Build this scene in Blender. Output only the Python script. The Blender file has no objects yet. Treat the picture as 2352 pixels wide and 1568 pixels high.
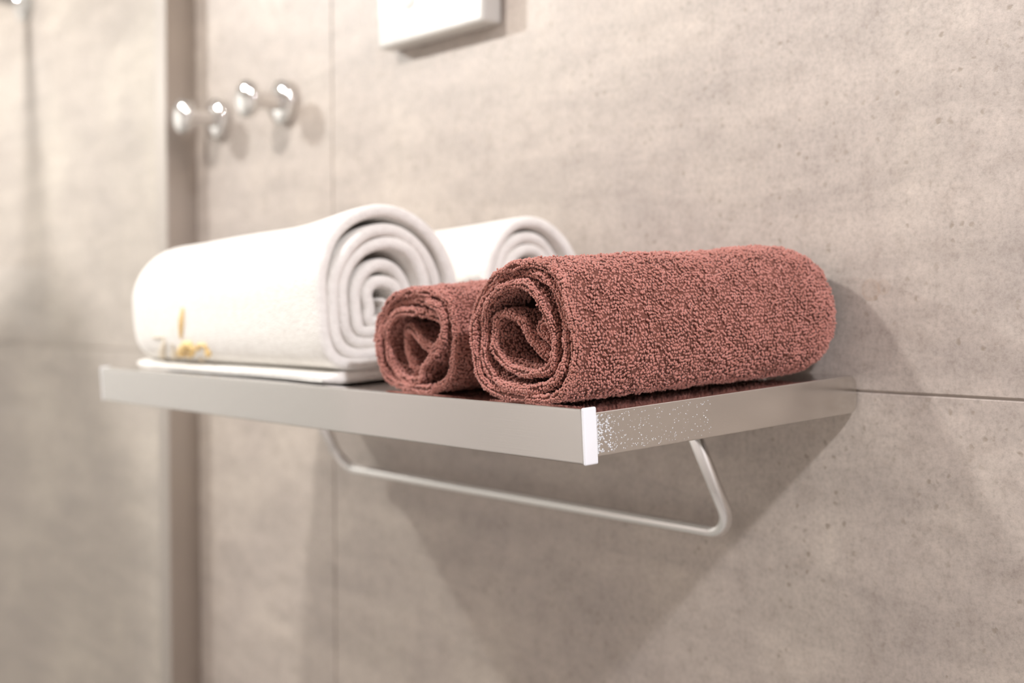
import bpy, bmesh, math, random
import numpy as np
from mathutils import Vector, Matrix

random.seed(7)
rng = np.random.default_rng(11)
scene = bpy.context.scene
COL = scene.collection

# ------------------------------------------------------------------ camera
cam_data = bpy.data.cameras.new('camera')
cam = bpy.data.objects.new('camera', cam_data)
COL.objects.link(cam)
F = Vector((-0.7827765, 0.62178479, -0.0253895))
R = Vector((0.62204148, 0.78297868, -0.00296267))
U = Vector((-0.01803729, 0.01811243, 0.99967324))
cam.matrix_world = Matrix(((R.x, U.x, -F.x, 0.50012598),
                           (R.y, U.y, -F.y, -0.6612849),
                           (R.z, U.z, -F.z, 0.04047097),
                           (0, 0, 0, 1)))
cam_data.sensor_width = 36.0
cam_data.lens = 47.533
cam_data.clip_start = 0.01
cam_data.dof.use_dof = True
cam_data.dof.focus_distance = 0.70
cam_data.dof.aperture_fstop = 5.2
cam_data.dof.aperture_blades = 0
scene.camera = cam

# ------------------------------------------------------------------ world, exposure
world = bpy.data.worlds.new('world')
scene.world = world
world.use_nodes = True
world.node_tree.nodes['Background'].inputs[0].default_value = (1.0, 0.95, 0.9, 1)
world.node_tree.nodes['Background'].inputs[1].default_value = 0.0
vs = scene.view_settings
vs.view_transform = 'Standard'
vs.look = 'None'
vs.exposure = 0.18
vs.gamma = 1.0
vs.use_curve_mapping = False
scene.cycles.max_bounces = 10
scene.cycles.diffuse_bounces = 6
scene.cycles.use_denoising = True
scene.cycles.sample_clamp_indirect = 8.0

# lamp list: x, y, watts, colour, beam angle, label  (the lamps themselves are built by make_downlight)
CEIL = 0.68
LAMPS = [
    (-1.45, -0.70, 40.0, (1.0, 0.975, 0.965), 176, 'recessed ceiling downlight above the overhead shower'),
    (-0.50, -0.66, 21.0, (1.0, 0.965, 0.93), 160, 'recessed ceiling downlight over the towel shelf'),
    (0.74, -0.37, 40.0, (0.965, 0.95, 1.0), 160, 'recessed ceiling downlight to the right of the shelf'),
]

# ------------------------------------------------------------------ helpers
def tag(o, label=None, cat=None, group=None, kind=None):
    if label: o['label'] = label
    if cat: o['category'] = cat
    if group: o['group'] = group
    if kind: o['kind'] = kind
    return o

def empty(name, loc=(0, 0, 0), rot=(0, 0, 0)):
    o = bpy.data.objects.new(name, None)
    o.empty_display_size = 0.02
    COL.objects.link(o)
    o.location = loc
    o.rotation_euler = rot
    return o

def link(name, me, mat=None, parent=None, smooth=False):
    o = bpy.data.objects.new(name, me)
    COL.objects.link(o)
    if mat is not None and not me.materials: me.materials.append(mat)
    if parent is not None: o.parent = parent
    if smooth:
        me.polygons.foreach_set('use_smooth', [True] * len(me.polygons))
    return o

def bm_obj(name, bm, mat=None, parent=None, smooth=False):
    me = bpy.data.meshes.new(name)
    bm.normal_update()
    bm.to_mesh(me)
    bm.free()
    return link(name, me, mat, parent, smooth)

def box_bm(x0, x1, y0, y1, z0, z1, bevel=0.0, seg=2):
    bm = bmesh.new()
    bmesh.ops.create_cube(bm, size=1.0)
    for v in bm.verts:
        v.co = Vector((x0 + (v.co.x + .5) * (x1 - x0), y0 + (v.co.y + .5) * (y1 - y0), z0 + (v.co.z + .5) * (z1 - z0)))
    if bevel > 0:
        bmesh.ops.bevel(bm, geom=list(bm.edges), offset=bevel, segments=seg, profile=.5, affect='EDGES')
    return bm

def box(name, x0, x1, y0, y1, z0, z1, mat, parent=None, bevel=0.0, seg=2):
    return bm_obj(name, box_bm(x0, x1, y0, y1, z0, z1, bevel, seg), mat, parent)

def np_mesh(name, verts, faces):
    """verts (n,3); faces (m,k) with one k"""
    verts = np.asarray(verts, np.float32); faces = np.asarray(faces, np.int32)
    me = bpy.data.meshes.new(name)
    m, k = faces.shape
    me.vertices.add(len(verts)); me.vertices.foreach_set('co', verts.ravel())
    me.loops.add(m * k); me.loops.foreach_set('vertex_index', faces.ravel())
    me.polygons.add(m)
    me.polygons.foreach_set('loop_start', np.arange(0, m * k, k, dtype=np.int32))
    me.polygons.foreach_set('use_smooth', np.ones(m, bool))
    me.update(calc_edges=True)
    return me

def revolve(name, prof, mat, parent=None, n=40, axis='y', smooth=True):
    """prof = [(radius, along)], revolved about -Y (out of the wall) or Z"""
    vs_, fs = [], []
    for i, (r, h) in enumerate(prof):
        for k in range(n):
            a = 2 * math.pi * k / n
            if axis == 'y': vs_.append((r * math.cos(a), -h, r * math.sin(a)))
            else: vs_.append((r * math.cos(a), r * math.sin(a), h))
    for i in range(len(prof) - 1):
        for k in range(n):
            a, b = i * n + k, i * n + (k + 1) % n
            fs.append((a, b, b + n, a + n))
    me = np_mesh(name, vs_, fs)
    return link(name, me, mat, parent)

def tube(name, pts, r, mat, parent=None, n=16):
    pts = [Vector(p) for p in pts]
    vs_, fs = [], []
    prev = None
    for i, p in enumerate(pts):
        t = (pts[min(i + 1, len(pts) - 1)] - pts[max(i - 1, 0)]).normalized()
        if prev is None:
            prev = t.orthogonal().normalized()
        nrm = (prev - t * prev.dot(t)).normalized(); prev = nrm
        b = t.cross(nrm)
        rr = r[i] if hasattr(r, '__len__') else r
        for k in range(n):
            a = 2 * math.pi * k / n
            vs_.append(tuple(p + (nrm * math.cos(a) + b * math.sin(a)) * rr))
    for i in range(len(pts) - 1):
        for k in range(n):
            a, b = i * n + k, i * n + (k + 1) % n
            fs.append((a, b, b + n, a + n))
    m = len(pts)
    c0, c1 = len(vs_), len(vs_) + 1
    vs_ += [tuple(pts[0]), tuple(pts[-1])]
    me = bpy.data.meshes.new(name)
    tri = [(c0, (k + 1) % n, k) for k in range(n)] + [(c1, (m - 1) * n + k, (m - 1) * n + (k + 1) % n) for k in range(n)]
    me.from_pydata(vs_, [], fs + tri)
    me.update()
    return link(name, me, mat, parent, smooth=True)

def catmull(P, step):
    P = np.asarray(P, float)
    P = np.vstack([2 * P[0] - P[1], P, 2 * P[-1] - P[-2]])
    out = []
    for i in range(1, len(P) - 2):
        p0, p1, p2, p3 = P[i - 1:i + 3]
        t = np.linspace(0, 1, 24, endpoint=False)[:, None]
        out.append(.5 * ((2 * p1) + (-p0 + p2) * t + (2 * p0 - 5 * p1 + 4 * p2 - p3) * t ** 2 + (-p0 + 3 * p1 - 3 * p2 + p3) * t ** 3))
    out.append(P[-2][None])
    Q = np.vstack(out)
    L = np.r_[0, np.cumsum(np.linalg.norm(np.diff(Q, axis=0), axis=1))]
    n = max(int(L[-1] / step), 8)
    s = np.linspace(0, L[-1], n)
    return np.stack([np.interp(s, L, Q[:, k]) for k in range(Q.shape[1])], 1), s

def smooth_noise(x, seed, scale):
    """1-D value noise, vectorised, about -1..1"""
    r = np.random.default_rng(seed)
    tab = r.uniform(-1, 1, 4096)
    y = np.asarray(x) / scale
    i = np.floor(y).astype(int); f = y - i
    f = f * f * (3 - 2 * f)
    return tab[i % 4096] * (1 - f) + tab[(i + 1) % 4096] * f

def noise2(x, y, seed, scale):
    r = np.random.default_rng(seed)
    tab = r.uniform(-1, 1, (256, 256))
    a = np.asarray(x) / scale; b = np.asarray(y) / scale
    i = np.floor(a).astype(int); j = np.floor(b).astype(int)
    f = a - i; g = b - j
    f = f * f * (3 - 2 * f); g = g * g * (3 - 2 * g)
    i0, i1, j0, j1 = i % 256, (i + 1) % 256, j % 256, (j + 1) % 256
    return (tab[i0, j0] * (1 - f) + tab[i1, j0] * f) * (1 - g) + (tab[i0, j1] * (1 - f) + tab[i1, j1] * f) * g

# ------------------------------------------------------------------ materials
class NT:
    def __init__(self, name):
        self.m = bpy.data.materials.new(name); self.m.use_nodes = True
        self.t = self.m.node_tree; self.b = self.t.nodes['Principled BSDF']
    def n(self, typ, **kw):
        nd = self.t.nodes.new(typ)
        for k, v in kw.items(): setattr(nd, k, v)
        return nd
    def l(self, a, b): self.t.links.new(a, b)
    def set(self, **kw):
        for k, v in kw.items(): self.b.inputs[k.replace('_', ' ')].default_value = v
        return self

def rgba(c): return (c[0], c[1], c[2], 1.0)

def ramp(nt, fac, stops):
    r = nt.n('ShaderNodeValToRGB')
    e = r.color_ramp.elements
    while len(e) < len(stops): e.new(.5)
    for el, (p, c) in zip(e, stops):
        el.position = p; el.color = c if len(c) == 4 else rgba(c)
    nt.l(fac, r.inputs[0])
    return r.outputs[0]

def mixc(nt, fac, a, b, mode='MIX'):
    m = nt.n('ShaderNodeMix', data_type='RGBA', blend_type=mode)
    if hasattr(fac, 'default_value') or hasattr(fac, 'is_linked'): nt.l(fac, m.inputs[0])
    else: m.inputs[0].default_value = fac
    for k, s in ((6, a), (7, b)):
        if isinstance(s, tuple): m.inputs[k].default_value = rgba(s)
        else: nt.l(s, m.inputs[k])
    return m.outputs[2]

def metal(name, col, rough, aniso=0.0, bump=0.0, scale=400):
    nt = NT(name).set(Base_Color=rgba(col), Metallic=1.0, Roughness=rough)
    if bump:
        tc = nt.n('ShaderNodeTexCoord')
        mp = nt.n('ShaderNodeMapping'); mp.inputs['Scale'].default_value = (6, scale, scale)
        nz = nt.n('ShaderNodeTexNoise'); nz.inputs['Scale'].default_value = 3; nz.inputs['Detail'].default_value = 3
        bp = nt.n('ShaderNodeBump'); bp.inputs['Strength'].default_value = bump; bp.inputs['Distance'].default_value = .0004
        nt.l(tc.outputs['Object'], mp.inputs[0]); nt.l(mp.outputs[0], nz.inputs[0])
        nt.l(nz.outputs[0], bp.inputs['Height']); nt.l(bp.outputs[0], nt.b.inputs['Normal'])
    return nt.m

def tile_material():
    nt = NT('beige_concrete_tile').set(Roughness=.42)
    g = nt.n('ShaderNodeNewGeometry')
    P = g.outputs['Position']
    def noise(scale, detail, rough=.6, vec=P, dist=0.0):
        n_ = nt.n('ShaderNodeTexNoise')
        n_.inputs['Scale'].default_value = scale; n_.inputs['Detail'].default_value = detail
        n_.inputs['Roughness'].default_value = rough; n_.inputs['Distortion'].default_value = dist
        nt.l(vec, n_.inputs['Vector'])
        return n_.outputs[0]
    cloud = noise(5.5, 5, .55, dist=.4)
    base = ramp(nt, cloud, [(.34, (.430, .376, .340)), (.5, (.462, .405, .362)), (.66, (.520, .460, .405))])
    # stretched soft streaks
    mp = nt.n('ShaderNodeMapping'); mp.inputs['Scale'].default_value = (6, 6, 34)
    mp.inputs['Rotation'].default_value = (0, .5, 0)
    nt.l(P, mp.inputs[0])
    streak = noise(1.0, 6, .62, mp.outputs[0], .6)
    base = mixc(nt, .5, base, ramp(nt, streak, [(.38, (.80, .79, .78)), (.6, (1.08, 1.07, 1.05))]), 'MULTIPLY')
    mid = noise(62, 5, .68)
    base = mixc(nt, .75, base, ramp(nt, mid, [(.34, (.85, .83, .815)), (.5, (1, 1, 1)), (.66, (1.10, 1.09, 1.08))]), 'MULTIPLY')
    fine = noise(300, 5, .8)
    base = mixc(nt, .9, base, ramp(nt, fine, [(.3, (.72, .71, .70)), (.5, (1, 1, 1)), (.7, (1.18, 1.18, 1.18))]), 'MULTIPLY')
    # pits gathered in clusters
    vor = nt.n('ShaderNodeTexVoronoi', feature='F1'); vor.inputs['Scale'].default_value = 140
    wob = nt.n('ShaderNodeVectorMath', operation='ADD')
    nz3 = nt.n('ShaderNodeTexNoise'); nz3.inputs['Scale'].default_value = 300
    sc = nt.n('ShaderNodeVectorMath', operation='SCALE'); sc.inputs['Scale'].default_value = .004
    nt.l(P, nz3.inputs['Vector']); nt.l(nz3.outputs['Color'], sc.inputs[0])
    nt.l(P, wob.inputs[0]); nt.l(sc.outputs[0], wob.inputs[1]); nt.l(wob.outputs[0], vor.inputs['Vector'])
    pit = ramp(nt, vor.outputs['Distance'], [(.12, (1, 1, 1)), (.30, (0, 0, 0))])
    rnd = nt.n('ShaderNodeSeparateColor'); nt.l(vor.outputs['Color'], rnd.inputs[0])
    keep = ramp(nt, rnd.outputs[0], [(.42, (0, 0, 0)), (.56, (1, 1, 1))])
    clus = ramp(nt, noise(15, 4), [(.42, (.10, .10, .10)), (.56, (1, 1, 1))])
    m1 = nt.n('ShaderNodeMath', operation='MULTIPLY'); nt.l(pit, m1.inputs[0]); nt.l(keep, m1.inputs[1])
    m2 = nt.n('ShaderNodeMath', operation='MULTIPLY'); nt.l(m1.outputs[0], m2.inputs[0]); nt.l(clus, m2.inputs[1])
    m3 = nt.n('ShaderNodeMath', operation='MULTIPLY'); nt.l(m2.outputs[0], m3.inputs[0]); m3.inputs[1].default_value = .70
    base = mixc(nt, m3.outputs[0], base, (.27, .22, .17))
    # a round water stain on the tile to the right of the rolled towel
    for (sx, sz, r0, wd, amt) in ((.0076, .0501, .0062, .0012, .30), (.0165, .0515, .0042, .0011, .22)):
        ds = nt.n('ShaderNodeVectorMath', operation='DISTANCE'); ds.inputs[1].default_value = (sx, 0, sz)
        nt.l(P, ds.inputs[0])
        s1 = nt.n('ShaderNodeMapRange', interpolation_type='SMOOTHSTEP')
        s1.inputs[1].default_value = r0 + wd; s1.inputs[2].default_value = r0 - .0004
        nt.l(ds.outputs['Value'], s1.inputs[0])
        s2 = nt.n('ShaderNodeMapRange', interpolation_type='SMOOTHSTEP')
        s2.inputs[1].default_value = r0 - wd * 2; s2.inputs[2].default_value = r0
        s2.inputs[3].default_value = .45; s2.inputs[4].default_value = 1
        nt.l(ds.outputs['Value'], s2.inputs[0])
        mm = nt.n('ShaderNodeMath', operation='MULTIPLY'); nt.l(s1.outputs[0], mm.inputs[0]); nt.l(s2.outputs[0], mm.inputs[1])
        mk = nt.n('ShaderNodeMath', operation='MULTIPLY'); nt.l(mm.outputs[0], mk.inputs[0]); mk.inputs[1].default_value = amt
        base = mixc(nt, mk.outputs[0], base, (.40, .28, .20))
    nt.l(base, nt.b.inputs['Base Color'])
    bp = nt.n('ShaderNodeBump'); bp.inputs['Strength'].default_value = .25; bp.inputs['Distance'].default_value = .0006
    ad = nt.n('ShaderNodeMath', operation='SUBTRACT'); nt.l(fine, ad.inputs[0]); nt.l(m2.outputs[0], ad.inputs[1])
    nt.l(ad.outputs[0], bp.inputs['Height']); nt.l(bp.outputs[0], nt.b.inputs['Normal'])
    rr = nt.n('ShaderNodeMapRange'); rr.inputs[3].default_value = .34; rr.inputs[4].default_value = .55
    nt.l(mid, rr.inputs[0]); nt.l(rr.outputs[0], nt.b.inputs['Roughness'])
    return nt.m

def terry(name, col, col2, scale, bump, sheen):
    nt = NT(name).set(Roughness=.95)
    nt.b.inputs['Specular IOR Level'].default_value = .15
    nt.b.inputs['Sheen Weight'].default_value = sheen
    nt.b.inputs['Sheen Roughness'].default_value = .5
    tc = nt.n('ShaderNodeTexCoord')
    a = nt.n('ShaderNodeTexNoise'); a.inputs['Scale'].default_value = scale; a.inputs['Detail'].default_value = 4
    nt.l(tc.outputs['Object'], a.inputs['Vector'])
    c = ramp(nt, a.outputs[0], [(.35, col2), (.65, col)])
    nt.l(c, nt.b.inputs['Base Color'])
    if bump:
        v = nt.n('ShaderNodeTexVoronoi'); v.inputs['Scale'].default_value = 620
        nt.l(tc.outputs['Object'], v.inputs['Vector'])
        bp = nt.n('ShaderNodeBump'); bp.inputs['Strength'].default_value = bump; bp.inputs['Distance'].default_value = .0009
        bp.invert = True
        nt.l(v.outputs['Distance'], bp.inputs['Height']); nt.l(bp.outputs[0], nt.b.inputs['Normal'])
    return nt.m

def plain(name, col, rough, **kw):
    nt = NT(name).set(Base_Color=rgba(col), Roughness=rough)
    for k, v in kw.items(): nt.b.inputs[k.replace('_', ' ')].default_value = v
    a = nt.n('ShaderNodeTexNoise'); a.inputs['Scale'].default_value = 30
    tc = nt.n('ShaderNodeTexCoord'); nt.l(tc.outputs['Object'], a.inputs['Vector'])
    c = ramp(nt, a.outputs[0], [(.3, tuple(x * .96 for x in col)), (.7, tuple(min(1, x * 1.03) for x in col))])
    nt.l(c, nt.b.inputs['Base Color'])
    return nt.m

def glass_material():
    m = bpy.data.materials.new('clear_shower_glass'); m.use_nodes = True
    t = m.node_tree; t.nodes.clear()
    out = t.nodes.new('ShaderNodeOutputMaterial')
    tr = t.nodes.new('ShaderNodeBsdfTransparent'); tr.inputs[0].default_value = (.97, .985, .98, 1)
    gl = t.nodes.new('ShaderNodeBsdfGlossy'); gl.inputs['Roughness'].default_value = .02
    lw = t.nodes.new('ShaderNodeLayerWeight')
    pw = t.nodes.new('ShaderNodeMath'); pw.operation = 'POWER'; pw.inputs[1].default_value = 5.0
    fr = t.nodes.new('ShaderNodeMath'); fr.operation = 'MULTIPLY_ADD'; fr.inputs[1].default_value = .95; fr.inputs[2].default_value = .045
    t.links.new(lw.outputs['Facing'], pw.inputs[0]); t.links.new(pw.outputs[0], fr.inputs[0])
    mx = t.nodes.new('ShaderNodeMixShader')
    t.links.new(fr.outputs[0], mx.inputs[0]); t.links.new(tr.outputs[0], mx.inputs[1]); t.links.new(gl.outputs[0], mx.inputs[2])
    t.links.new(mx.outputs[0], out.inputs[0])
    return m

M_TILE = tile_material()
M_GROUT = plain('grey_grout', (.46, .41, .37), .9)
M_WALL = plain('pale_room_tile', (.80, .775, .75), .5)
M_CEIL = plain('white_ceiling_paint', (.88, .87, .86), .8)
M_FLOOR = plain('grey_floor_tile', (.62, .60, .58), .5)
M_CHROME = metal('polished_chrome', (.80, .79, .78), .05)
M_SATIN = metal('satin_steel', (.64, .625, .61), .11, bump=.06)
M_SIDE = metal('side_steel', (.68, .66, .63), .14, bump=.10)
M_TRAY = metal('polished_tray', (.70, .68, .67), .10)
M_CAP = plain('bright_cut_metal', (.90, .92, .97), .42, Metallic=.25)
M_BRONZE = metal('brushed_profile', (.50, .455, .42), .32, bump=.1)
M_GLASS = glass_material()
M_PLASTIC = plain('white_plastic', (.56, .54, .51), .25)
M_GLOSS = plain('glossy_glint_white', (.80, .79, .77), .06)  # glossy white of the dome added to the wall box for a lamp glint
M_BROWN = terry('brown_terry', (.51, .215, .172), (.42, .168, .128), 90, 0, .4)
M_GROUND = terry('shaded_ground_weave', (.17, .064, .048), (.13, .048, .035), 90, 0, .1)  # ground weave, darkened to paint the shade in the gaps between loops
M_WHITE = terry('white_terry', (.86, .84, .80), (.80, .775, .735), 160, .55, .15)
M_GOLD = plain('gold_thread', (.76, .55, .25), .7)
M_TAUPE = plain('grey_gold_thread', (.72, .64, .52), .7)

# ------------------------------------------------------------------ the room
X0, X1, Y0, FL = -2.0, 1.6, -1.7, -1.75
wb = box('wall_back', X0 - .02, X1 + .02, .0016, .05, FL, CEIL + .02, M_GROUT)
tag(wb, kind='structure')
jx = [X0, -1.803, -.603, .597, X1]
jz = [FL, -1.2101, -.6101, -.0101, .5899, CEIL]
jw = .00065
for i in range(4):
    for j in range(5):
        box('tile', jx[i] + jw, jx[i + 1] - jw, 0.0, .0090, jz[j] + jw, jz[j + 1] - jw, M_TILE, wb, bevel=.0006, seg=1)
tag(box('wall_left', X0 - .05, X0, Y0, 0, FL, CEIL, M_WALL), kind='structure')
tag(box('wall_right', X1, X1 + .05, Y0, 0, FL, CEIL, M_WALL), kind='structure')
tag(box('wall_front', X0, X1, Y0 - .05, Y0, FL, CEIL, M_WALL), kind='structure')
tag(box('floor', X0, X1, Y0, 0, FL - .05, FL, M_FLOOR), kind='structure')
tag(box('ceiling', X0, X1, Y0, 0, CEIL, CEIL + .05, M_CEIL), kind='structure')

def make_downlight(x, y, watts, col, beam, label):
    t = empty('downlight', (x, y, CEIL))
    tag(t, label, 'ceiling light', 'recessed downlights in the ceiling')
    revolve('trim_ring', [(.040, -.0005), (.040, -.012), (.044, -.014), (.056, -.010), (.058, -.0005)], M_PLASTIC, t, axis='z')
    ld = bpy.data.lights.new('downlight_lamp', 'SPOT')
    ld.shadow_soft_size = .034; ld.energy = watts; ld.color = col; ld.spot_size = math.radians(beam); ld.spot_blend = .25
    lo = bpy.data.objects.new('downlight_lamp', ld); COL.objects.link(lo)
    lo.parent = t; lo.location = (0, 0, -.016)
for a in LAMPS: make_downlight(*a)

# ------------------------------------------------------------------ shower screen, arm
scr = empty('shower_screen', (-.906, 0, FL))
tag(scr, 'clear glass shower screen held by a brushed metal wall profile', 'shower screen')
box('wall_profile', -.0145, .0135, -.036, -.0002, .02, CEIL - FL - .12, M_BRONZE, scr, bevel=.0012)
box('glass_pane', -.004, .004, -.62, -.030, .02, CEIL - FL - .12, M_GLASS, scr, bevel=.0008)

arm = empty('overhead_shower', (-1.435, 0, .475))
tag(arm, 'chrome overhead shower arm on a round wall flange behind the glass', 'shower head')
revolve('wall_flange', [(.030, .0002), (.030, .006), (.026, .012), (.012, .016), (.010, .02), (.0, .02)], M_CHROME, arm)
pts = [(0, -.004, 0), (0, -.24, 0), (0, -.47, 0)]
for k in range(1, 9):
    a = k / 8 * math.pi / 2
    pts.append((0, -.47 - .03 * math.sin(a), -.03 + .03 * math.cos(a)))
pts.append((0, -.50, -.045))
tube('arm_pipe', pts, .0105, M_CHROME, arm)
hd = revolve('rain_head', [(.0, -.040), (.014, -.040), (.018, -.050), (.098, -.056), (.100, -.060), (.098, -.064), (.0, -.065)], M_CHROME, arm, axis='z', n=56)
hd.location = (0, -.50, 0)

# ------------------------------------------------------------------ robe hooks
def make_hook(x, z, label):
    t = empty('robe_hook', (x, 0, z))
    tag(t, label, 'hook', 'chrome robe hooks on the tiled wall')
    revolve('wall_rose', [(.0, .0002), (.0215, .0002), (.0220, .002), (.0220, .007), (.0205, .0095), (.011, .0105), (.0, .0105)], M_CHROME, t)
    revolve('stem', [(.0090, .009), (.0084, .014), (.0084, .032), (.0092, .037)], M_CHROME, t)
    revolve('knob', [(.0, .0355), (.0130, .0360), (.0175, .0385), (.0185, .0430), (.0172, .0475), (.0120, .0500), (.0, .0506)], M_CHROME, t)
make_hook(-.832, .242, 'chrome robe hook nearer the shower screen profile, left of two')
make_hook(-.689, .243, 'chrome robe hook farther from the shower screen, right of two')

# ------------------------------------------------------------------ white wall box at the top edge
wp = empty('wall_box', (-.418, 0, .263))
tag(wp, 'white plastic wall box above the towels, cut off by the top edge', 'wall box')
box('cover', -.0755, .0755, -.020, -.0004, 0, .12, M_PLASTIC, wp, bevel=.0035, seg=3)
glint = revolve('glint_dome', [(.0, .0042), (.0040, .0038), (.0080, .0026), (.0108, .0008), (.0114, -.001)], M_GLOSS, wp)  # no real part: added dome that stands for the lamp's reflection on the cover
glint.location = (-.026, -.0195, .037)

# ------------------------------------------------------------------ towel shelf
SAG = .05692
W, D = .62, .22
HB, HP, ZT = .0224, .0280, .0026
shelf_rot = Matrix.Rotation(SAG, 4, 'X')
sh = empty('towel_shelf', (0, 0, 0), (SAG, 0, 0))
tag(sh, 'polished steel towel shelf with a hanging rail fixed to the tiled wall', 'shelf')
box('front_bar', -W, -.0012, -D, -D + .0085, ZT - HP, ZT, M_SATIN, sh, bevel=.0011, seg=3)
for (xc, lab) in ((-.0012, 1), (-W - .0008, 0)):
    c = box('end_cap', xc, xc + .0020, -D - .0002, -D + .0087, ZT - HP - .0004, ZT + .0004, M_CAP, sh, bevel=.0009, seg=3)
    c['label'] = 'bright cut metal end of the front bar'
def side_bar(x0, x1):
    # flat bar with rounded far corners near the wall
    bm = bmesh.new()
    y_f, y_b, z0, z1, r = -D + .0080, -.0028, -HB, 0.0, .006
    outline = [(y_f, z0), (y_f, z1)]
    for k in range(7):
        a = k / 6 * math.pi / 2
        outline.append((y_b - r + r * math.sin(a), z1 - r + r * math.cos(a)))
    for k in range(7):
        a = k / 6 * math.pi / 2
        outline.append((y_b - r + r * math.cos(a), z0 + r - r * math.sin(a)))
    f0 = [bm.verts.new((x0, y, z)) for y, z in outline]
    f1 = [bm.verts.new((x1, y, z)) for y, z in outline]
    bm.faces.new(f0); bm.faces.new(list(reversed(f1)))
    n = len(outline)
    for i in range(n): bm.faces.new((f0[i], f1[i], f1[(i + 1) % n], f0[(i + 1) % n]))
    bmesh.ops.recalc_face_normals(bm, faces=bm.faces)
    bmesh.ops.bevel(bm, geom=[e for e in bm.edges if abs(e.verts[0].co.x - e.verts[1].co.x) < 1e-6], offset=.0005, segments=2, profile=.5, affect='EDGES')
    return bm_obj('side_bar', bm, M_SIDE, sh)
side_bar(-.0045, -.0005)
side_bar(-W, -W + .004)
for x in (-.0025, -W + .002):
    tube('wall_pin', [(x, -.0065, -.0105), (x, -.0006, -.0105)], .0016, M_CHROME, sh)
box('tray', -W + .0042, -.0047, -D + .0087, -.0035, -.0030, -.0004, M_TRAY, sh, bevel=.0003, seg=1)
# hanging rail under the tray (world-upright figures turned into shelf space)
def to_local(p): return shelf_rot.inverted() @ Vector(p)
def fillet(P, r, n=10):
    out = [Vector(P[0])]
    for i in range(1, len(P) - 1):
        a, b, c = Vector(P[i - 1]), Vector(P[i]), Vector(P[i + 1])
        d1, d2 = (a - b).normalized(), (c - b).normalized()
        ang = d1.angle(d2); t = r / math.tan(ang / 2)
        p1, p2 = b + d1 * t, b + d2 * t
        ctr = b + (d1 + d2).normalized() * (r / math.sin(ang / 2))
        for k in range(n + 1):
            v1, v2 = p1 - ctr, p2 - ctr
            out.append(ctr + (v1.lerp(v2, k / n)).normalized() * r)
    out.append(Vector(P[-1]))
    return out
rail = [(-.078, -.0732, -.0130), (-.078, -.0235, -.1035), (-.548, -.0235, -.1035), (-.548, -.0732, -.0130)]
rp = [to_local(p) for p in fillet(rail, .021)]
tube('hanging_rail', rp, .0044, M_CHROME, sh, n=20)

# water drops on the right side bar, thickest beside the end cap
def drops():
    base = bmesh.new(); bmesh.ops.create_icosphere(base, subdivisions=1, radius=1)
    bv = np.array([v.co[:] for v in base.verts]); bf = np.array([[v.index for v in f.verts] for f in base.faces]); base.free()
    V, Fc = [], []
    for k in range(420):
        q = random.random() ** 2.2
        y = -D + .0092 + q * .085
        z = -.0015 - random.random() * (HB - .003)
        r = (.00055 if q < .12 else .00032) * random.uniform(.5, 1.25)
        s_ = np.array([r * .45, r * random.uniform(.9, 1.4), r])
        V.append(bv * s_ + np.array([-.0005, y, z])); Fc.append(bf + len(bv) * k)
    return np_mesh('water_drops', np.vstack(V), np.vstack(Fc))
M_DROP = plain('water_drop', (.85, .88, .92), .08, Metallic=.6)
wd = link('water_drops', drops(), M_DROP, sh)
wd['kind'] = 'stuff'; wd['label'] = 'fine water drops on the side bar'

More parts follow.
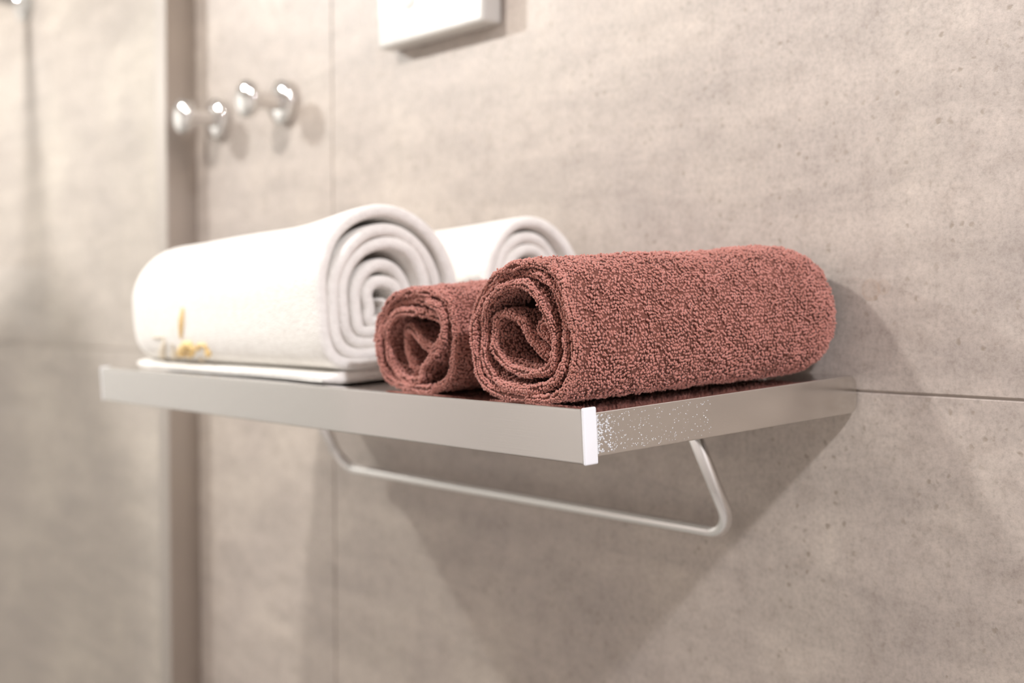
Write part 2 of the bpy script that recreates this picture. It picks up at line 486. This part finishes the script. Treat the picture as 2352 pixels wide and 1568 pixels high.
# ------------------------------------------------------------------ rolled towels
class Roll:
    """A towel rolled up: a 2-D centre line (a, b), swept along an axis, with rounded hems at both ends."""
    def __init__(self, path, step, t, length, deform, endf, endb, nv):
        self.P, self.s = catmull(path, step)
        d = np.gradient(self.P, axis=0); d /= np.linalg.norm(d, axis=1)[:, None]
        self.N = np.stack([d[:, 1], -d[:, 0]], 1)
        c = self.P[len(self.P) // 2:].mean(0)
        if ((self.P - c) * self.N).sum(1)[len(self.P) * 2 // 3:].mean() < 0: self.N = -self.N
        self.t, self.L, self.deform, self.nv = t, length, deform, nv
        self.ef = endf(self.s, self.s[-1]); self.eb = length - endb(self.s, self.s[-1])
    def at(self, s, ax, off):
        """position of points: s arclength, ax distance along axis, off outward"""
        P = np.stack([np.interp(s, self.s, self.P[:, k]) for k in (0, 1)], -1)
        N = np.stack([np.interp(s, self.s, self.N[:, k]) for k in (0, 1)], -1)
        N /= np.linalg.norm(N, axis=-1)[..., None]
        q = P + N * np.asarray(off)[..., None]
        return self.deform(q[..., 0], q[..., 1], ax)
    def mesh(self, name):
        h = self.t / 2
        ns = len(self.s)
        rows_ax, rows_off = [], []
        for k in np.linspace(0, 1, self.nv):
            rows_ax.append(self.ef + h + (self.eb - self.ef - 2 * h) * k); rows_off.append(h)
        for a in np.linspace(math.pi / 2, -math.pi / 2, 9)[1:-1]:
            rows_ax.append(self.eb - h + h * math.cos(a)); rows_off.append(h * math.sin(a))
        for k in np.linspace(1, 0, self.nv):
            rows_ax.append(self.ef + h + (self.eb - self.ef - 2 * h) * k); rows_off.append(-h)
        for a in np.linspace(-math.pi / 2, math.pi / 2, 9)[1:-1]:
            rows_ax.append(self.ef + h - h * math.cos(a)); rows_off.append(h * math.sin(a))
        ax = np.stack(rows_ax, 1); off = np.array(rows_off)[None, :].repeat(ns, 0)
        # taper the two free hems so that they close
        tp = np.ones(ns); e = min(6, ns // 8)
        tp[:e] = np.sqrt(np.linspace(.05, 1, e)); tp[-e:] = np.sqrt(np.linspace(1, .05, e))
        off = off * tp[:, None]
        V = self.at(self.s[:, None].repeat(ax.shape[1], 1), ax, off)
        m = ax.shape[1]
        i, j = np.meshgrid(np.arange(ns - 1), np.arange(m), indexing='ij')
        j2 = (j + 1) % m
        Fc = np.stack([i * m + j, (i + 1) * m + j, (i + 1) * m + j2, i * m + j2], -1).reshape(-1, 4)
        caps = []
        for r in (0, ns - 1):
            for k in range(m // 2 - 1):
                caps.append((r * m + k, r * m + k + 1, r * m + (m - 2 - k), r * m + (m - 1 - k)))
        return np_mesh(name, V.reshape(-1, 3), np.vstack([Fc, np.array(caps)]))

ico = bmesh.new(); bmesh.ops.create_icosphere(ico, subdivisions=1, radius=1)
ICO_V = np.array([v.co[:] for v in ico.verts]); ICO_F = np.array([[v.index for v in f.verts] for f in ico.faces]); ico.free()

def loops_mesh(name, roll, samples, size, seed):
    """samples: list of (s, ax, off) arrays; a small bean-shaped terry loop is set on each"""
    r = np.random.default_rng(seed)
    s = np.concatenate([q[0] for q in samples]); ax = np.concatenate([q[1] for q in samples]); off = np.concatenate([q[2] for q in samples])
    e = 3e-4
    p = roll.at(s, ax, off)
    ts = roll.at(s + e, ax, off) - roll.at(s - e, ax, off)
    ta = roll.at(s, ax + e, off) - roll.at(s, ax - e, off)
    ts /= np.linalg.norm(ts, axis=1)[:, None] + 1e-12
    ta -= ts * (ta * ts).sum(1)[:, None]; ta /= np.linalg.norm(ta, axis=1)[:, None] + 1e-12
    n = np.cross(ts, ta)
    po = roll.at(s, ax, off + np.where(off >= 0, 1e-4, -1e-4)) - p
    sg = np.sign((po * n).sum(1)); sg[sg == 0] = 1
    n = n * sg[:, None]
    ang = .9 * noise2(s, ax, seed + 1, .009) + .55 * r.normal(size=len(s))
    d1 = ts * np.cos(ang)[:, None] + ta * np.sin(ang)[:, None]
    d2 = np.cross(n, d1)
    tilt = .35 * r.normal(size=len(s))
    d1t = d1 * np.cos(tilt)[:, None] + n * np.sin(tilt)[:, None]
    nt_ = n * np.cos(tilt)[:, None] - d1 * np.sin(tilt)[:, None]
    k = size * r.uniform(.78, 1.25, len(s))
    clump = noise2(s, ax, seed + 2, .0042)
    lift = size * (.55 + .85 * clump + .34 * r.normal(size=len(s)))
    c = p + n * lift[:, None]
    c[:, 2] = np.maximum(c[:, 2], .0009)
    V = (c[:, None, :] + d1t[:, None, :] * (ICO_V[None, :, 0:1] * (1.10 * k)[:, None, None])
         + d2[:, None, :] * (ICO_V[None, :, 1:2] * (.66 * k)[:, None, None])
         + nt_[:, None, :] * (ICO_V[None, :, 2:3] * (.80 * k)[:, None, None]))
    nv = len(ICO_V)
    Fc = ICO_F[None] + (np.arange(len(s)) * nv)[:, None, None]
    return np_mesh(name, V.reshape(-1, 3), Fc.reshape(-1, 3))

def grid_samples(s0, s1, a0, a1, off, du, dv, seed, drop=.06):
    r = np.random.default_rng(seed)
    S, A = np.meshgrid(np.arange(s0, s1, du), np.arange(0, 1, dv / max(a1 - a0, 1e-6)), indexing='ij')
    S = S + r.normal(size=S.shape) * du * .22 
    A = a0 + (a1 - a0) * A + ((np.arange(S.shape[0]) % 2) * .5 * dv)[:, None] + r.normal(size=A.shape) * dv * .22
    keep = r.random(S.shape) > drop
    S, A = S[keep], A[keep]
    return S, A, np.full(S.shape, off)

def make_towel(name, base, label, group):
    t = empty(name, tuple(shelf_rot @ Vector(base)), (SAG, 0, 0))
    tag(t, label, 'towel', group)
    return t

def shift(me, base):
    co = np.empty(len(me.vertices) * 3, np.float32); me.vertices.foreach_get('co', co)
    co = co.reshape(-1, 3) - np.array(base, np.float32)
    me.vertices.foreach_set('co', co.ravel()); me.update()
    return me

# ---- brown hand towels: the rolled ends face the room, the axes run to the wall
PATH_R = [(-44.5,36.5),(-47.5,42.5),(-53.5,45.0),(-58.5,40.5),(-54.0,36.0),(-47.5,32.5),(-46.0,27.5),(-50.5,25.0),(-55.6,28.6),(-62.3,34.9),(-67.9,44.0),(-77.2,48.6),(-87.3,45.2),(-89.2,35.1),(-84.5,25.2),(-71.0,18.3),(-53.4,17.0),(-39.9,21.3),(-35.1,32.9),(-37.2,45.5),(-45.2,58.2),(-54.9,64.2),(-70.6,63.3),(-86.4,55.6),(-96.0,43.8),(-98.0,31.6),(-94.4,18.8),(-82.0,10.4),(-59.3,8.2),(-38.7,12.0),(-28.6,21.7),(-26.2,36.2),(-29.9,51.8),(-38.2,64.2),(-50.3,69.5),(-68.0,68.3),(-87.0,60.3),(-99.6,48.2),(-104.0,34.9),(-102.6,20.0),(-93.7,8.6),(-80.0,4.6),(-54.5,3.6),(-32.2,6.6),(-21.7,19.5),(-18.8,36.4),(-22.2,53.1),(-31.6,67.8),(-48.0,74.6),(-67.8,73.0),(-89.1,64.6),(-101.5,53.0),(-107.3,38.0)]
PATH_L = [(-172.8,9.5),(-186.3,12.6),(-193.8,22.7),(-193.1,36.3),(-187.5,38.6),(-175.9,31.3),(-163.6,26.0),(-155.3,30.5),(-149.3,38.3),(-149.2,44.3),(-159.7,47.0),(-176.7,49.3),(-192.6,48.3),(-202.2,41.5),(-207.9,32.2),(-205.2,18.0),(-197.0,9.6),(-181.1,6.8),(-169.9,9.0),(-164.6,17.1),(-153.6,23.8),(-143.6,33.4),(-142.3,44.5),(-149.4,52.1),(-168.1,55.6),(-185.5,55.0),(-200.0,50.6),(-209.8,40.4),(-213.6,28.3),(-211.6,14.4),(-204.3,5.6),(-181.4,3.0),(-156.5,3.6),(-140.1,12.6),(-135.5,30.0),(-136.0,46.0),(-143.1,56.2),(-160.0,60.4),(-182.0,60.0),(-199.1,55.4),(-212.0,45.0),(-218.0,30.0)]

def brown_deform(ca, cb, front, back_dx, rise, droop, seed):
    def f(a, b, ax):
        ax = np.asarray(ax, float)
        q = np.clip((ax - .165) / .040, 0, 1)            # the far end rounds in
        sc = 1 - .30 * q ** 2.3
        grow = 1 + rise * np.clip(ax / .2, 0, 1)
        lump = 1 + .022 * noise2(ax + 3, np.arctan2(b - cb, a - ca) * .03 + 5, seed, .035)
        x = ca + (a - ca) * sc * lump + back_dx * ax
        zz = cb + (b - cb) * sc
        z = np.where(zz > cb, cb + (zz - cb) * grow * lump, zz) - droop * np.clip(1 - ax / .02, 0, 1) ** 2 * 0
        return np.stack([x, -(front - ax), np.maximum(z, .0003)], -1)
    return f

def build_brown(path, ca, cb, front, back_dx, rise, seed, label, inner_recess, base, hem_seed):
    path = [(x / 1000, z / 1000) for x, z in path]
    endf = lambda s, L: inner_recess * np.clip(1 - s / (L * .30), 0, 1) ** 1.5 + .0022 * smooth_noise(s, hem_seed, .03) + .0010 * smooth_noise(s, hem_seed + 1, .009) + .0026
    endb = lambda s, L: .003 + .003 * smooth_noise(s, hem_seed + 2, .04)
    ro = Roll(path, .0016, .0030, .203, brown_deform(ca, cb, front, back_dx, rise, 0, seed), endf, endb, 46)
    t = make_towel('brown_towel', base, label, 'rolled brown hand towels on the shelf')
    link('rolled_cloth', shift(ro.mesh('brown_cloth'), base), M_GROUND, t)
    Lt = ro.s[-1]; per = .285
    sm = [grid_samples(Lt - per, Lt - .001, .0015, .199, .0015, .00172, .00142, seed + 5)]
    sm.append(grid_samples(.002, Lt - per, .004, .030, .0015, .0018, .0015, seed + 6))
    sm.append(grid_samples(.002, Lt - .001, .004, .026, -.0015, .0018, .0015, seed + 7))
    # the rounded hem on the visible end
    h = .0015
    for a in (-70, -35, 0, 35, 70):
        ss = np.arange(.001, Lt - .001, .00135) + rng.normal(size=len(np.arange(.001, Lt - .001, .00135))) * .0003
        ef = np.interp(ss, ro.s, ro.ef)
        sm.append((ss, ef + h - 1.35 * h * math.cos(math.radians(a)), np.full(len(ss), 1.15 * h * math.sin(math.radians(a)) + 1e-6)))
    # hem follows the cloth edge: shift the start of the surface loops to it
    for q in sm[:3]:
        ef = np.interp(q[0], ro.s, ro.ef)
        near = q[1] < ef + .001
        q[1][near] = ef[near] + .001 + rng.random(near.sum()) * .003
    lo = link('terry_loops', shift(loops_mesh('brown_loops', ro, sm, .00088, seed), base), M_BROWN, t)
    lo['kind'] = 'stuff'
    return t
build_brown(PATH_R, -.062, .037, .2100, .085, .03, 31, 'brown terry hand towel rolled up, in front nearest the shelf corner', .010, (-.062, -.11, .0012), 5)
build_brown(PATH_L, -.177, .031, .2015, .045, .24, 57, 'brown terry hand towel crumpled roll between white towel and other brown roll', .012, (-.172, -.10, .0012), 25)

# ---- white bath towels: the axes run along the wall
def spiral(r0, r1, turns, seed, ca, cb, sx, sz, phase, flap=None):
    n = int(turns * 26)
    r_ = np.random.default_rng(seed)
    th = np.linspace(0, turns * 2 * math.pi, n)
    f = th / th[-1]
    r = r0 + (r1 - r0) * f
    r = r + (.0016 * np.sin(th * 2.0 + 1.1) + .0012 * np.sin(th * 3.1 + seed)) * (1 - f) 
    r = r + .0024 * smooth_noise(th, seed, 1.3) * (1 - f ** 3)
    co, si = np.cos(th + phase), np.sin(th + phase)
    pw = np.where(si < 0, .40, 1.0)                      # squarer underneath, where it rests
    a = ca + r * sx * np.sign(co) * np.abs(co) ** pw
    b = cb - .009 * (1 - f) + r * sz * np.sign(si) * np.abs(si) ** pw
    P = np.stack([a, b], 1)
    if flap:                                             # the loose hem lies flat on the tray, towards the front
        P = np.vstack([P, [(ca + .020, cb - r1 * sz), (ca + .040, cb - r1 * sz), (flap, cb - r1 * sz - .0002)]])
    return P

def white_deform(x_end, ca, cb, length, far, bulge, seed, yaw=0.0):
    def f(a, b, ax):
        ax = np.asarray(ax, float)
        q = np.clip((ax - (length - .05)) / .05, 0, 1)
        g = np.clip(ax / length, 0, 1)
        sc = (1 - (1 - far) * g) * (1 - .42 * q ** 2.4)
        sc = sc * (1 + bulge * np.exp(-((ax - .01) / .05) ** 2) - .02 * np.exp(-((ax - .12) / .05) ** 2))
        th = np.arctan2(b - cb, a - ca)
        sc = sc * (1 + .010 * noise2(ax, th * .05 + 4, seed, .05))
        aa = ca + (a - ca) * sc
        body = 1 - (1 - far) * g                              # thinner towards the far end, always resting on the tray
        up = cb * body + (b - cb) * sc
        low = cb * body * (1 - (1 - np.clip(b / cb, 0, 1)) * (1 - .30 * q ** 2.4))
        bb = np.where(b < cb, low, up)
        return np.stack([x_end - ax, -np.minimum(aa + yaw * ax, .2102 + .7 * np.maximum(bb - .004, 0)), np.maximum(bb, .0003)], -1)
    return f

def build_white(x_end, ca, cb, r1, sx, sz, length, far, bulge, seed, turns, label, base, yaw, phase, t=.0082, flap=None):
    pth = spiral(.004, r1 - t / 2, turns, seed, ca, cb, sx, sz, phase, flap)
    endf = lambda s, L: .006 + .0055 * smooth_noise(s, seed, .11) + .0015 * smooth_noise(s, seed + 1, .025) + .010 * np.clip(1 - s / (L * .35), 0, 1)
    endb = lambda s, L: .005 + .004 * smooth_noise(s, seed + 2, .1) + .022 * np.clip((s - L + .075) / .05, 0, 1)
    ro = Roll(pth, .0030, t, length, white_deform(x_end, ca, cb, length, far, bulge, seed, yaw), endf, endb, 60)
    tw = make_towel('white_towel', base, label, 'rolled white bath towels on the shelf')
    link('rolled_cloth', shift(ro.mesh('white_cloth'), base), M_WHITE, tw)
    return tw, ro
W1B = (-.43, -.155, .0012)
w1, ro1 = build_white(-.262, .1570, .0605, .0595, .93, 1.0, .348, .86, .085, 3, 5.5,
    'large white bath towel rolled up at the front, with gold embroidery', W1B, .018, 1.40, flap=.2060)
W2B = (-.42, -.054, .0012)
w2, ro2 = build_white(-.238, .0470, .0560, .0550, .78, 1.0, .350, .90, .02, 9, 5.5,
    'white bath towel rolled up behind, lying against the tiled wall', W2B, 0.0, 1.05)

# gold embroidery on the front of the large white towel
def on_towel(x, deg, lift=.0006):
    ax = -.262 - x
    per = (ro1.s > ro1.s[-1] - .40) & (ro1.s < ro1.s[-1] - .085)
    idx = np.where(per)[0]
    V = ro1.at(ro1.s[idx], np.full(len(idx), ax), np.full(len(idx), ro1.t / 2 + lift))
    cy, cz = -.153, .046 + .008
    an = np.degrees(np.arctan2(V[:, 2] - cz, -(V[:, 1] - cy)))
    k = np.argmin(np.abs(an - deg))
    V[k][2] = max(V[k][2], .012)
    return V[k] - np.array(W1B)
def stroke(name, pts, r, mat):
    P, _ = catmull([tuple(p) for p in pts], .004)
    Q = [on_towel(x, d) for x, d in P]
    rr = [r * (.35 + .65 * math.sin(math.pi * min(max(i / (len(Q) - 1), .02), .98))) for i in range(len(Q))]
    tube(name, Q, rr, mat, w1, n=8)
stroke('embroidered_flame', [(-.480, -2), (-.484, -13), (-.489, -25)], .0025, M_GOLD)
stroke('embroidered_letter', [(-.542, -26), (-.530, -26), (-.520, -28), (-.530, -36), (-.548, -46), (-.562, -54)], .0022, M_TAUPE)
stroke('embroidered_letter', [(-.508, -30), (-.510, -37), (-.526, -46), (-.545, -55)], .0018, M_TAUPE)
stroke('embroidered_letter', [(-.508, -42), (-.496, -36), (-.484, -32), (-.474, -30), (-.472, -33), (-.482, -38), (-.496, -41)], .0030, M_GOLD)
stroke('embroidered_letter', [(-.470, -33), (-.460, -32), (-.449, -32), (-.448, -36), (-.456, -39)], .0024, M_GOLD)
stroke('embroidered_letter', [(-.466, -42), (-.470, -43), (-.476, -42)], .0020, M_TAUPE)
stroke('embroidered_letter', [(-.536, -58), (-.526, -57), (-.514, -56)], .0022, M_GOLD)
